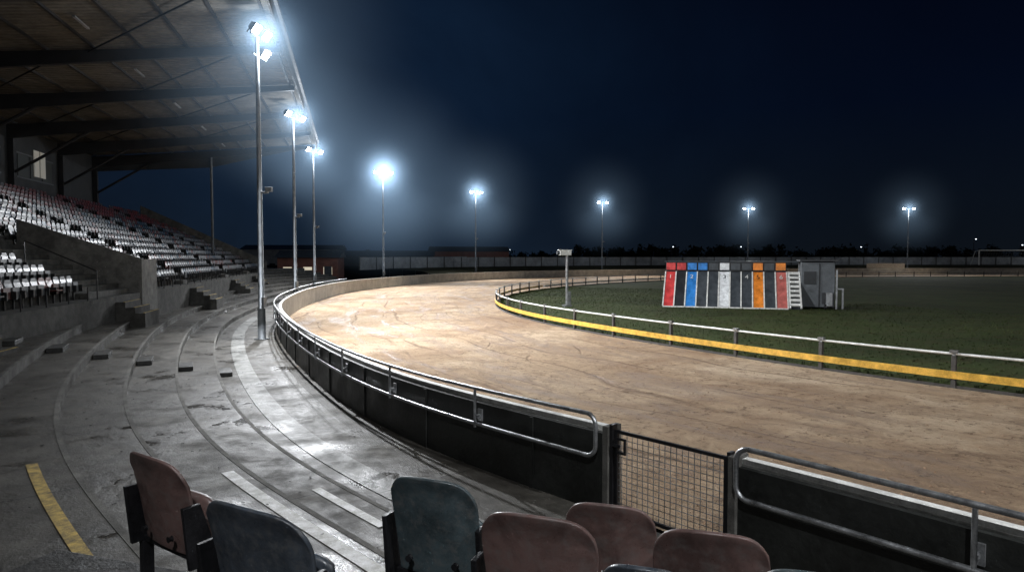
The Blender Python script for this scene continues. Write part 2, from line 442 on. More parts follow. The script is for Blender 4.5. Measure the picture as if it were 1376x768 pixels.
for _ in range(200):
    i=random.randrange(near(W,2,7.5),near(W,-10,28)); k=random.randrange(0,6)
    o=(random.uniform(0.3,2.1) if k==0 else O0+TW*(k-1)+random.uniform(0.1,0.85)); z=RISE*k+0.012
    p=off(W,WN,i,o,z); a=random.random()*6.28; s=random.uniform(0.008,0.022)
    R=Matrix.Translation(p)@Matrix.Rotation(a,4,'Z')
    mb.box(-s,s,-s*0.6,s*0.6,0,0.004,R)
mb.obj('litter_scraps',M['conc_lt'],ter)

# ---------------------------------------------------------------- grandstand
d_=Vector((-0.231,0.973,0)); n_=Vector((-0.973,-0.231,0)); O_=Vector((-3.0,0,0))
def Q(a,s,z): return O_+d_*a+n_*s+Vector((0,0,z))
def QT(p): return Q(p.x,p.y,p.z)
stand=empty('grandstand')
A0,A1=-14,70; S0=5.35; NR=14; RD,RR=0.8,0.375; Z0=1.78
v=[];f=[];uv=[]
pr=[(S0,-0.05),(S0,Z0)]
for r in range(NR): pr+=[(S0+RD*(r+1),Z0+RR*r)]+([(S0+RD*(r+1),Z0+RR*(r+1))] if r<NR-1 else [])
pr+=[(S0+RD*NR+0.5,Z0+RR*(NR-1)),(S0+RD*NR+0.5,-0.05)]
for a in (A0,A1):
    for s,z in pr: v.append(Q(a,s,z)); uv.append((a,s))
k=len(pr)
for j in range(k-1): f.append((j,j+1,k+j+1,k+j))
f.append(tuple(range(k,2*k)))
mkobj('tier_concrete',v,f,M['conc_dry'],stand,uv)
mb=MB()
VA,VB=24.4,28.9
def blocked(a,r):
    if VA<a<VB+.3 and r<6: return True
    for c in (5,38,50,60):
        if abs(a-c)<0.65: return True
    return a>A1-1
random.seed(3)
for r in range(NR):
    a=A0+0.5
    while a<A1-1:
        if not blocked(a,r):
            s=S0+RD*r+0.28; z=Z0+RR*r
            if r>=10: col=random.choice([(0.20,0.03,0.028),(0.16,0.028,0.026),(0.09,0.09,0.10)])
            elif r>=7: col=random.choice([(0.20,0.21,0.225),(0.20,0.21,0.225),(0.18,0.045,0.04),(0.04,0.09,0.14)])
            else:
                x=random.random(); col=(0.28,0.29,0.305) if x<0.78 else ((0.06,0.12,0.18) if x<0.88 else (0.22,0.07,0.06))
            g=random.uniform(0.65,1.1); col=tuple(c*g for c in col)
            T=QT
            y0=s+0.42
            P=[Vector((a-.18,y0,z+.38)),Vector((a+.18,y0,z+.38)),Vector((a-.18,y0+.04,z+.38)),Vector((a+.18,y0+.04,z+.38)),
               Vector((a-.205,y0+.09,z+.70)),Vector((a+.205,y0+.09,z+.70)),Vector((a-.205,y0+.12,z+.70)),Vector((a+.205,y0+.12,z+.70))]
            mb.hexa(P,T,col)
            P=[Vector((a-.205,y0+.09,z+.70)),Vector((a+.205,y0+.09,z+.70)),Vector((a-.205,y0+.12,z+.70)),Vector((a+.205,y0+.12,z+.70)),
               Vector((a-.13,y0+.10,z+.80)),Vector((a+.13,y0+.10,z+.80)),Vector((a-.13,y0+.125,z+.80)),Vector((a+.13,y0+.125,z+.80))]
            mb.hexa(P,T,col)
            dk=tuple(c*0.5 for c in col)
            if random.random()<0.85:
                P=[Vector((a-.19,y0-.12,z+.30)),Vector((a+.19,y0-.12,z+.30)),Vector((a-.19,y0-.03,z+.28)),Vector((a+.19,y0-.03,z+.28)),
                   Vector((a-.18,y0-.10,z+.60)),Vector((a+.18,y0-.10,z+.60)),Vector((a-.18,y0-.05,z+.60)),Vector((a+.18,y0-.05,z+.60))]
            else:
                P=[Vector((a-.19,y0-.40,z+.40)),Vector((a+.19,y0-.40,z+.40)),Vector((a-.19,y0,z+.37)),Vector((a+.19,y0,z+.37)),
                   Vector((a-.19,y0-.40,z+.44)),Vector((a+.19,y0-.40,z+.44)),Vector((a-.19,y0,z+.42)),Vector((a+.19,y0,z+.42))]
            mb.hexa(P,T,dk)
            mb.box(a-.02,a+.02,y0-.05,y0-.0,z,z+.38,T,(0.03,0.03,0.03))
            mb.box(a+.225,a+.265,y0-.22,y0+.08,z+.28,z+.5,T,(0.02,0.02,0.02))
        a+=0.5
mb.obj('stand_seat_rows',M['seats'],stand)
mb=MB()
s0,s1=S0-0.05,S0+4.3; a=VB
P=[Vector((a-.1,s0,0.6)),Vector((a+.1,s0,0.6)),Vector((a-.1,s1,1.0)),Vector((a+.1,s1,1.0)),
   Vector((a-.1,s0,3.12)),Vector((a+.1,s0,3.12)),Vector((a-.1,s1,4.65)),Vector((a+.1,s1,4.65))]
mb.hexa(P,QT); mb.box(a+.103,a+2.0,s0,s0+.15,0.6,3.10,QT)
mb.obj('vomitory_wall',M['vwall'],stand,False,0.01)
mb=MB()
P=[Vector((A1-.9,S0,0)),Vector((A1-.7,S0,0)),Vector((A1-.9,S0+11.2,0)),Vector((A1-.7,S0+11.2,0)),
   Vector((A1-.9,S0,Z0+1.0)),Vector((A1-.7,S0,Z0+1.0)),Vector((A1-.9,S0+11.2,Z0+1.0+11.2*RR/RD)),Vector((A1-.7,S0+11.2,Z0+1.0+11.2*RR/RD))]
mb.hexa(P,QT)
mb.obj('end_balustrade',M['nosing'],stand,False,0.01)
mb=MB(); mn=MB()
for c in (15.5,26.7,38,50,60):
    for k in range(3 if c<30 else 4):
        zt=Z0-0.2*(k+1)
        mb.box(c-.9,c+.9,S0-0.32*(k+1),S0-0.32*k-0.001,0.3,zt,QT)
        mn.box(c-.9,c+.9,S0-0.32*(k+1),S0-0.32*(k+1)+.07,zt+.004,zt+.010,QT)
mb.obj('front_stairs',M['conc_dry'],stand,False,0.008)
mn.obj('stair_nosings',M['yline'],stand)
mb=MB()
for c,w_ in ((26.6,2.1),(38,.6),(50,.6),(60,.6)):
    for r in range(NR-1):
        s=S0+RD*(r+1); mb.box(c-w_,c+w_,s-.4,s-.003,Z0+RR*r+.002,Z0+RR*r+RR/2,QT)
mb.obj('aisle_half_steps',M['nosing'],stand,False,0.008)
mb=MB()
for a in [A0+1.5*i for i in range(int((A1-A0)/1.5))]:
    if VA-.3<a<VB+2.2: continue
    mb.tube([Q(a,S0+0.08,Z0),Q(a,S0+0.08,Z0+0.45)],0.02,6)
mb.tube([Q(VA,S0+.1,Z0),Q(VA,S0+.1,Z0+.95),Q(VA,S0+2.2,Z0+1.95),Q(VA,S0+2.2,Z0+1.0)],0.022,6)
mb.obj('front_posts',M['blackm'],stand)

# roof
ZR=12.85; SL=0.09; RA0,RA1=-14,59.5; SB=17.2
def zr(s): return ZR-SL*s
roof=empty('grandstand_roof')
v=[];uv=[];f=[]
na,ns=30,8
for i in range(na+1):
    for j in range(ns+1):
        a=RA0+(RA1-RA0)*i/na; s=SB*j/ns; v.append(Q(a,s,zr(s))); uv.append((a,s))
for i in range(na):
    for j in range(ns): q=i*(ns+1)+j; f.append((q,q+1,q+ns+2,q+ns+1))
o=mkobj('roof_sheets',v,f,M['roof'],roof,uv); md=o.modifiers.new('s','SOLIDIFY'); md.thickness=0.06; md.offset=1
mb=MB()
a=31.6-7.1*6
beams=[]
while a<RA1: beams.append(a); a+=7.1
beams.append(RA1-0.2)
for a in beams:
    P=[Vector((a-.12,0.15,zr(.15)-.42)),Vector((a+.12,0.15,zr(.15)-.42)),Vector((a-.12,SB,zr(SB)-1.0)),Vector((a+.12,SB,zr(SB)-1.0)),
       Vector((a-.12,0.15,zr(.15)-.16)),Vector((a+.12,0.15,zr(.15)-.16)),Vector((a-.12,SB,zr(SB)-.16)),Vector((a+.12,SB,zr(SB)-.16))]
    mb.hexa(P,QT)
    mb.box(a-.14,a+.14,SB-.35,SB-.05,5,zr(SB)-1.0,QT)
    mb.tube([Q(a,SB-4.5,zr(SB-4.5)-.75),Q(a,SB-.3,zr(SB)-3.0)],0.09,6)
mb.obj('rafters',M['beam'],roof)
mb=MB()
for j in range(10):
    s=0.4+j*1.82; mb.box(RA0,RA1,s-.05,s+.05,zr(s)-.16,zr(s)-.012,QT)
for i in range(len(beams)-2):
    a,b=beams[i],beams[i+1]
    for s in (1.5,8.8):
        mb.tube([Q(a,s,zr(s)-.25),Q(b,s+6.5,zr(s+6.5)-.25)],0.04,6)
mb.obj('purlins',M['beam'],roof)
mb=MB(); mb.box(RA0,RA1,-.08,0.0,ZR-.5,ZR+.2,QT); mb.obj('fascia',M['brick'],roof)
mb=MB(); mb.box(RA0,RA1,-.22,-.085,ZR+.02,ZR+.16,QT); mb.obj('gutter',M['booth'],roof)
mb=MB()
P=[Vector((RA1-.05,8.5,zr(8.5)-1.5)),Vector((RA1,8.5,zr(8.5)-1.5)),Vector((RA1-.05,SB,zr(SB)-1.3)),Vector((RA1,SB,zr(SB)-1.3)),
   Vector((RA1-.05,0.5,zr(0.5)-.2)),Vector((RA1,.5,zr(.5)-.2)),Vector((RA1-.05,SB,zr(SB)-.1)),Vector((RA1,SB,zr(SB)-.1))]
mb.hexa(P,QT); mb.obj('end_gable_sheet',M['brick'],roof)
mb=MB(); mb.tube([Q(RA1-.2,8.4,0),Q(RA1-.2,8.4,zr(8.4)-.5)],0.10,10); mb.obj('end_column',M['booth'],roof)
mb=MB()
for a in beams[:-1]:
    mb.box(a+2.8,a+4.2,6.9,7.0,zr(7)-.24,zr(7)-.18,QT)
mb.obj('tube_light_fittings',M['grey'],roof)
mb=MB(); mb.box(A0,RA1,SB,SB+.25,0,zr(SB)-.02,QT); mb.obj('back_wall',M['brick'],stand)
mb=MB()
for a in [b+3.5 for b in beams[:-2]]:
    mb.box(a-2.6,a+2.6,SB-.06,SB-.003,8.1,8.2,QT); mb.box(a-2.6,a+2.6,SB-.06,SB-.003,9.6,9.7,QT)
mb.obj('window_sills',M['booth'],stand)
mb=MB()
for i,a in enumerate([b+3.5 for b in beams[:-2]]):
    for w in (-1.7,0,1.7): mb.box(a+w-.7,a+w+.7,SB-.04,SB-.004,8.22,9.58,QT)
mb.obj('windows',M['win_dim'],stand)
mb=MB(); aa=49.3
for w in (0,0.9): mb.box(aa+w-.35,aa+w+.35,SB-.12,SB-.065,8.4,10.1,QT)
mb.obj('lit_windows',M['win'],stand)

# ---------------------------------------------------------------- lamp posts
LAMPS=[(-9.75,26,11.6,3),(-13.6,42,11.8,2),(-17.1,58,12.2,2),(-14.0,73,12.2,2),(-5.2,96,12.3,2),(15.3,114,12.3,2),(45,128,12.3,2),(75.5,128,12.3,2),(112,129,12.3,2),(-0.7,-6.5,12.3,2),(10.5,-4.0,12.3,2)]  # last two poles are unseen, added behind the camera to light the foreground
TARGET=[(1,25),(-4,40),(-6,54),(-5,60),(6,82),(24,98),(46,108),(72,110),(106,112),(9,10),(12,13)]
POW=[25000,21000,22000,24000,19000,14000,10000,10000,8000,4200,8000]
SPILL=[520,500,550,500,500,500,600,700,1100,0,0]
def glowmat(name,strength,R):  # emission-only volume: paints the hazy glow around a lamp, scatters no light
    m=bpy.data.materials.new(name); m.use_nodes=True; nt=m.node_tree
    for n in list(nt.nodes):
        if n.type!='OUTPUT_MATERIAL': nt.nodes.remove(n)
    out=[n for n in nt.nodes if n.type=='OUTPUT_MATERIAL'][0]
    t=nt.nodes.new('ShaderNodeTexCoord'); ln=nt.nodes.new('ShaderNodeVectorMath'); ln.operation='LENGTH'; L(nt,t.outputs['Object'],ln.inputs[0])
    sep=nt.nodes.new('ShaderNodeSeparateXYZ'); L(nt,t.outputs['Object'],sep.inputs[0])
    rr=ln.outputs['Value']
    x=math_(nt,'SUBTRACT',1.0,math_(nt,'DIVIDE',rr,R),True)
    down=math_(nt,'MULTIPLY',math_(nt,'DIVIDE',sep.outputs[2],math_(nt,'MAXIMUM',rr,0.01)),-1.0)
    cone=ramp(nt,down,[(0.0,0.30),(0.35,0.42),(0.8,1.0)])  # emission raised below the lamp to imitate a downward light cone
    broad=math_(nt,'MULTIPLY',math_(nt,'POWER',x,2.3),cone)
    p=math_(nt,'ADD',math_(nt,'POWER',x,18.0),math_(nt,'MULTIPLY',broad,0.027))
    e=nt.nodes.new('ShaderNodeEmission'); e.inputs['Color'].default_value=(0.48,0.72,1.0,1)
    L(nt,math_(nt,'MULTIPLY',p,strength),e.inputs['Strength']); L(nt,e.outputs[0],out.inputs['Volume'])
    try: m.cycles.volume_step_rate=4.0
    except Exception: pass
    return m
for li,(x,y,h,nl) in enumerate(LAMPS):
    e=empty('floodlight_pole',(x,y,0))
    tx,ty=TARGET[li]; az=math.atan2(ty-y,tx-x)
    mb=MB(); mb.tube([(0,0,0.0),(0,0,1.2)],0.15,14); mb.tube([(0,0,1.2),(0,0,6),(0,0,h)],0.115,14,0.07)
    mb.box(-.22,.22,-.22,.22,0,0.03)
    mb.obj('mast',M['pole'],e,True)
    Rz=Matrix.Rotation(az,4,'Z')
    mb=MB(); wb=1.0 if li>0 else 0.5
    mb.box(-.04,.04,-wb,wb,h-.04,h+.04,Rz)
    if nl==3: mb.box(-.03,.03,-.35,.35,h-.75,h-.69,Rz)
    mb.box(0.05,0.35,-.06,.06,5.65,5.72,Rz); mb.box(0.25,0.5,-.08,.08,5.72,5.88,Rz)
    mb.box(0.06,0.16,-.13,.13,1.25,1.65,Rz)
    mb.obj('crossarm_and_fittings',M['pole'],e,False,0.006)
    heads=[(-wb*0.85,h+.15),(wb*0.85,h+.15)] if nl==2 else [(-0.42,h+.2),(0.42,h+.2),(0.3,h-.55)]
    mh=MB(); ml=MB()
    for (yy,zz) in heads:
        T=Rz@Matrix.Translation((0.12,yy,zz))@Matrix.Rotation(math.radians(38),4,'Y')
        P=[Vector((-.16,-.14,-.11)),Vector((.10,-.24,-.2)),Vector((-.16,.14,-.11)),Vector((.10,.24,-.2)),Vector((-.16,-.14,.11)),Vector((.10,-.24,.2)),Vector((-.16,.14,.11)),Vector((.10,.24,.2))]
        mh.hexa(P,T); mh.box(-.02,.02,-.27,-.245,-.3,.0,T); mh.box(-.02,.02,.245,.27,-.3,.0,T)
        mh.box(.10,.24,-.25,.25,.205,.22,T)
        ml.box(.102,.118,-.22,.22,-.18,.18,T)
    mh.obj('lamp_housings',M['blackm'],e); ml.obj('lamp_lenses',M['lens'],e)
    ld=bpy.data.lights.new('floodlight_beam','SPOT'); ld.energy=POW[li]; ld.spot_size=math.radians(133 if li==0 else 130); ld.spot_blend=0.9
    ld.color=(0.95,0.97,1.0); ld.shadow_soft_size=0.22
    lo=bpy.data.objects.new('floodlight_beam',ld); COL.objects.link(lo); lo.parent=e
    lo.location=(math.cos(az)*0.5,math.sin(az)*0.5,h)
    dv=Vector((tx-x,ty-y,-h)); lo.rotation_euler=dv.to_track_quat('-Z','Y').to_euler()
    if SPILL[li]:
        ld=bpy.data.lights.new('floodlight_spill','POINT'); ld.energy=SPILL[li]; ld.color=(0.88,0.94,1.0); ld.shadow_soft_size=0.2
        lo=bpy.data.objects.new('floodlight_spill',ld); COL.objects.link(lo); lo.parent=e; lo.location=(math.cos(az)*0.9,math.sin(az)*0.9,h-1.2)
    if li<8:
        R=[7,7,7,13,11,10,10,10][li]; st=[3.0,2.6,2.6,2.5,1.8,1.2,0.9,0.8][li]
        bm=bmesh.new(); bmesh.ops.create_icosphere(bm,subdivisions=3,radius=R); me=bpy.data.meshes.new('lamp_glow_volume'); bm.to_mesh(me); bm.free()
        me.materials.append(glowmat('lamp_glow_volume_%d'%li,st,R*0.97)); o=bpy.data.objects.new('lamp_glow_volume',me); COL.objects.link(o); o.parent=e; o.location=(math.cos(az)*0.3,math.sin(az)*0.3,h+.1)

# ---------------------------------------------------------------- inner running rail
ir=empty('inner_running_rail')
a,b=0,len(I_)-1
mb=MB(); mb.tube([off(I_,IN,i,0,0.84) for i in range(a,b,2)],0.033,8); mb.obj('top_rail',M['white'],ir,True)
bY=near(I_,3.0,66)
sweep('yellow_board',I_,IN,IS,a,bY,[(0.055,0.24),(0.055,0.42),(0.085,0.42),(0.085,0.24)],M['yellow'],ir)
sweep('far_board',I_,IN,IS,bY+1,b,[(0.055,0.24),(0.055,0.40),(0.085,0.40),(0.085,0.24)],M['white'],ir)
sweep('kick_board',I_,IN,IS,a,b,[(0.0,-0.02),(0.0,0.07),(0.03,0.07),(0.03,-0.02)],M['darkpost'],ir)
mb=MB(); mg=MB()
st=near(I_,10.75,16.2); tgt=IS[st]-3.05*18
for i in range(len(I_)):
    if IS[i]>=tgt:
        t=IN[i]; R=Matrix.Translation(off(I_,IN,i,0,0))@Matrix.Rotation(math.atan2(t.y,t.x),4,'Z')
        mb.box(-.05,.052,-.05,.05,0,0.80,R); mg.tube([R@Vector((0,0,.8)),R@Vector((0,0,.93))],0.045,8); mg.box(-.06,.06,-.09,.09,.86,.93,R)
        tgt+=3.05
mb.obj('posts',M['darkpost'],ir,False,0.006); mg.obj('post_caps',M['galv'],ir)

# ---------------------------------------------------------------- starting traps
tr=empty('greyhound_starting_traps',(9.7,43.0,0),math.atan2(-2.6,7.9)); LT=8.3
cols=['c_red','c_black','c_blue','c_grey','c_grey','c_white','c_grey','c_grey','c_orange','c_grey','c_pink']
wd=(LT-0.8)/len(cols)
LEAN=1.9
def slopeP(x,t,o=0):
    return Vector((x,LEAN*t-o*0.74,0.08+2.15*t+o*0.67))
groups={}
for i,c in enumerate(cols):
    g=groups.setdefault(c,MB()); xa=0.04+i*wd; xb=xa+wd-0.09
    P=[slopeP(xa,0,0),slopeP(xb,0,0),slopeP(xa,0,-.05),slopeP(xb,0,-.05),slopeP(xa+.0,1,0),slopeP(xb,1,0),slopeP(xa,1,-.05),slopeP(xb,1,-.05)]
    g.hexa(P)
top=['c_red','c_red','c_blue','c_blue','c_grey','c_white','c_grey','c_grey','c_orange','c_grey','c_orange']
for i,c in enumerate(top):
    g=groups.setdefault(c,MB()); xa=0.04+i*wd; g.box(xa,xa+wd-.10,LEAN+.07,LEAN+.15,2.34,2.80)
for c,g in groups.items(): g.obj('door_panels_'+c[2:],M[c],tr,False,0.01)
mb=MB()
for i in range(len(cols)+1):
    xa=0.04+i*wd-0.085
    P=[slopeP(xa,0,.03),slopeP(xa+.075,0,.03),slopeP(xa,0,-.12),slopeP(xa+.075,0,-.12),slopeP(xa,1,.03),slopeP(xa+.075,1,.03),slopeP(xa,1,-.12),slopeP(xa+.075,1,-.12)]
    mb.hexa(P)
mb.obj('divider_bars',M['white'],tr)
mb=MB()
P=[Vector((0,.12,0.08)),Vector((LT-.8,.12,0.08)),Vector((0,3.3,0.08)),Vector((LT-.8,3.3,.08)),Vector((0,LEAN+.15,2.26)),Vector((LT-.8,LEAN+.15,2.26)),Vector((0,3.3,2.26)),Vector((LT-.8,3.3,2.26))]
mb.hexa(P); mb.box(0,LT-.8,LEAN+.17,3.3,2.262,2.86)
mb.obj('trap_body',M['c_black'],tr,False,0.02)
mb=MB(); mb.box(-.1,LT+1.9,LEAN+.03,3.5,2.862,2.92); mb.obj('lid',M['c_grey'],tr,False,0.01)
mb=MB()
for x in (LT-.74,LT-.12):
    P=[slopeP(x,0,.05),slopeP(x+.09,0,.05),slopeP(x,0,-.06),slopeP(x+.09,0,-.06),slopeP(x,1,.05),slopeP(x+.09,1,.05),slopeP(x,1,-.06),slopeP(x+.09,1,-.06)]
    mb.hexa(P)
for k in range(8):
    t=0.06+k*0.125
    P=[slopeP(LT-.65,t,.05),slopeP(LT-.12,t,.05),slopeP(LT-.65,t,-.05),slopeP(LT-.12,t,-.05),slopeP(LT-.65,t+.06,.05),slopeP(LT-.12,t+.06,.05),slopeP(LT-.65,t+.06,-.05),slopeP(LT-.12,t+.06,-.05)]
    mb.hexa(P)
mb.obj('ladder',M['white'],tr)
mb=MB()
P=[slopeP(LT-.76,0,-.13),slopeP(LT-.02,0,-.13),slopeP(LT-.76,0,-.18),slopeP(LT-.02,0,-.18),slopeP(LT-.76,1,-.13),slopeP(LT-.02,1,-.13),slopeP(LT-.76,1,-.18),slopeP(LT-.02,1,-.18)]
mb.hexa(P); mb.obj('end_panel',M['c_black'],tr)
mb=MB(); mb.box(LT,LT+1.9,1.3,3.4,0.1,2.86); mb.obj('operator_booth',M['booth'],tr,False,0.02)
mb=MB(); mb.box(LT-.1,LT+2.1,1.1,3.5,2.93,3.02); mb.box(LT+1.0,LT+1.05,1.25,1.298,.1,2.8); mb.box(LT+.15,LT+.85,1.27,1.298,1.5,2.3)
mb.box(LT+1.2,LT+1.8,1.27,1.298,.3,1.0); mb.obj('booth_trim',M['c_black'],tr)
mb=MB(); mb.box(LT+1.4,LT+1.75,1.0,1.25,.2,1.0); mb.box(LT+1.95,LT+2.05,1.2,1.3,0,2.4); mb.box(LT+2.3,LT+2.4,1.2,1.3,0,1.2); mb.box(LT+1.95,LT+2.4,1.2,1.3,1.2,1.28)
mb.obj('booth_fittings',M['galv'],tr)
mb=MB()
for x in (.4,2.6,4.8,7.0,9.6):
    for yy in (0.5,2.8):
        mb.tube([(x-.05,yy,.17),(x+.05,yy,.17)],.17,14)
mb.obj('wheels',M['blackm'],tr)
mb=MB(); mb.box(0,LT-.8,-.02,.1,0.0,.075); mb.obj('sill',M['white'],tr)
for i,ch in ((0,'1'),(2,'2'),(5,'3'),(7,'4'),(8,'5'),(10,'6')):
    cu=bpy.data.curves.new('number','FONT'); cu.body=ch; cu.size=0.45; cu.extrude=0.004; cu.align_x='CENTER'
    to=bpy.data.objects.new('number_'+ch,cu); COL.objects.link(to); to.parent=tr
    to.location=slopeP(0.04+(i+.43)*wd,0.80,0.015); to.rotation_euler=(math.atan2(2.15,LEAN),0,0)
    cu.materials.append(M['c_black'] if ch in '35' else M['white'])

# ---------------------------------------------------------------- camera post on infield
cp=empty('photo_finish_camera_post',(3.55,43.2,0),0.2)
mb=MB(); mb.tube([(0,0,0),(0,0,3.3)],0.09,12); mb.box(-.25,.25,-.25,.25,0,.12); mb.box(.0,.24,-.12,.12,0.1,.95)
mb.obj('post',M['galv'],cp)
mb=MB(); mb.box(-.5,.25,-.17,.17,3.3,3.62); mb.box(-.6,.3,-.2,.2,3.622,3.66); mb.obj('camera_housing',M['white'],cp,False,0.02)
mb=MB(); mb.tube([(-.5,0,3.46),(-.68,0,3.46)],.11,14); mb.obj('lens_barrel',M['c_grey'],cp)

# ---------------------------------------------------------------- embankment & background
sweep('grass_embankment',W,WN,WS,near(W,-8,86),endW,[(0.3,-0.05),(1.2,0.6),(4,1.3),(9,1.6),(60,1.7)],M['ground'],None,False,stepi=8)
fe=empty('boundary_panel_fence'); 
sweep('panels',W,WN,WS,near(W,-10,83),endW,[(11,1.5),(11,3.15),(11.05,3.15),(11.05,1.5)],M['grey'],fe,stepi=6)
mb=MB()
for i in range(near(W,-10,83),endW,14):
    t=WN[i]; R=Matrix.Translation(off(W,WN,i,0,0))@Matrix.Rotation(math.atan2(t.y,t.x),4,'Z'); mb.box(10.9,10.99,-.06,.06,1.5,3.25,R)
mb.obj('posts',M['darkpost'],fe)
def shed(name,x,y,w,dp,h,rz,mat,roofm,win=None,rh=0.9):
    e=empty(name,(x,y,0),rz); mb=MB(); mb.box(-w/2,w/2,-dp/2,dp/2,-.05,h)
    mb.obj('walls',mat,e)
    P=[(-w/2-.3,-dp/2-.3,h+.003),(w/2+.3,-dp/2-.3,h+.003),(w/2+.3,dp/2+.3,h+.003),(-w/2-.3,dp/2+.3,h+.003),(-w/2-.3,0,h+rh),(w/2+.3,0,h+rh)]
    mkobj('roof',P,[(0,1,5,4),(2,3,4,5),(1,2,5),(3,0,4),(3,2,1,0)],roofm,e)
    mb=MB(); k=max(2,int(w/2.2))
    for i in range(k):
        cx=-w/2+w*(i+.5)/k; mb.box(cx-.5,cx+.5,-dp/2-.03,-dp/2-.004,1.1,2.0)
    mb.obj('windows',win or M['c_black'],e)
    mb=MB(); mb.box(w/2-1.6,w/2-.7,-dp/2-.045,-dp/2-.032,0,2.1); mb.obj('door',M['c_grey'],e)
    return e
shed('clubhouse_shed',-24.5,82,7,5,3.1,0.1,M['redbrick'],M['c_grey'],M['winw'])
shed('kennel_building',-24,118,20,7,3.4,0.05,M['brick'],M['c_grey'])
shed('kennel_building',-8,124,14,6,4.2,0.2,M['redbrick'],M['c_grey'])
shed('kennel_building',-42,130,18,8,4.6,0.1,M['grey'],M['c_grey'])
mb=MB(); fx=empty('training_pen_frame')
for k in range(7):
    x=-19+2*k; mb.tube([(x,104,0),(x,104,3.2)],.06,6)
mb.tube([(-19,104,3.2),(-7,104,3.2)],.05,6); mb.tube([(-19,104,2.4),(-7,104,2.4)],.04,6); mb.obj('frame',M['pole'],fx)
go=empty('football_goal',(93.5,134.2,1.60)); mb=MB()
for x in (0,11): mb.tube([(x,0,0),(x,0,2.9)],.12,8); mb.tube([(x,0,2.9),(x,1.2,2.7),(x,2.4,0)],.05,6)
mb.tube([(0,0,2.9),(11,0,2.9)],.12,8)
mb.obj('frame',M['white'],go)
mb=MB()
for k in range(1,22): mb.tube([(k*.5,1.2,2.7),(k*.5,2.4,0)],.012,4)
for k in range(1,6): mb.tube([(0,1.2+.2*k,2.7-.45*k),(11,1.2+.2*k,2.7-.45*k)],.012,4)
mb.obj('net',M['grey'],go)
mb=MB(); ho=empty('advertising_hoarding'); mb.box(66,73,124.6,124.7,1.15,2.0); mb.obj('board',M['white'],ho)

random.seed(11)
mb=MB()
m,nt,b=newmat('distant_foliage'); L(nt,ramp(nt,noise(nt,coord(nt),0.3,6),[(0.35,(0.030,0.036,0.026)),(0.65,(0.05,0.056,0.04))]),b.inputs['Base Color']); b.inputs['Roughness'].default_value=1.0; b.inputs['Specular IOR Level'].default_value=0
for t in range(190):
    x=-150+t*2.4+random.uniform(-2,2); y=215+random.uniform(-12,20); H=random.uniform(5.0,7.0) if x>20 else random.uniform(3.5,4.8)
    for c in range(8):
        cx=x+random.gauss(0,1.8); cz=H*random.uniform(.3,.9); cy=y+random.gauss(0,1.5); r=random.uniform(.9,2.0)
        for q in range(26):
            v0=Vector((random.gauss(0,1),random.gauss(0,1),random.gauss(0,1))).normalized()*r*random.uniform(.3,1.0)+Vector((cx,cy,cz))
            n=len(mb.v); s=.8
            mb.v+=[v0+Vector((random.uniform(-s,s),random.uniform(-s,s),random.uniform(-s,s))) for _ in range(3)]; mb.f.append((n,n+1,n+2))
    mb.tube([(x,y,0),(x,y,H*.7)],.3,5,.12)
mb.obj('distant_trees',m)
for (x,z,y) in ((-19,5.0,200),(-1,5.0,200),(61,5.8,200),(88,5.6,190),(117,7.6,190),(125,6.0,185),(38,5.5,180)):
    e=empty('distant_street_lamp',(x,y-20,0)); mb=MB(); mb.tube([(0,0,0),(0,0,z),(.4,-.1,z+.1)],.07,6); mb.obj('column',M['blackm'],e)
    mb=MB(); mb.box(.3,.52,-.25,.0,z+.02,z+.18); mb.obj('lantern',M['dot'],e)

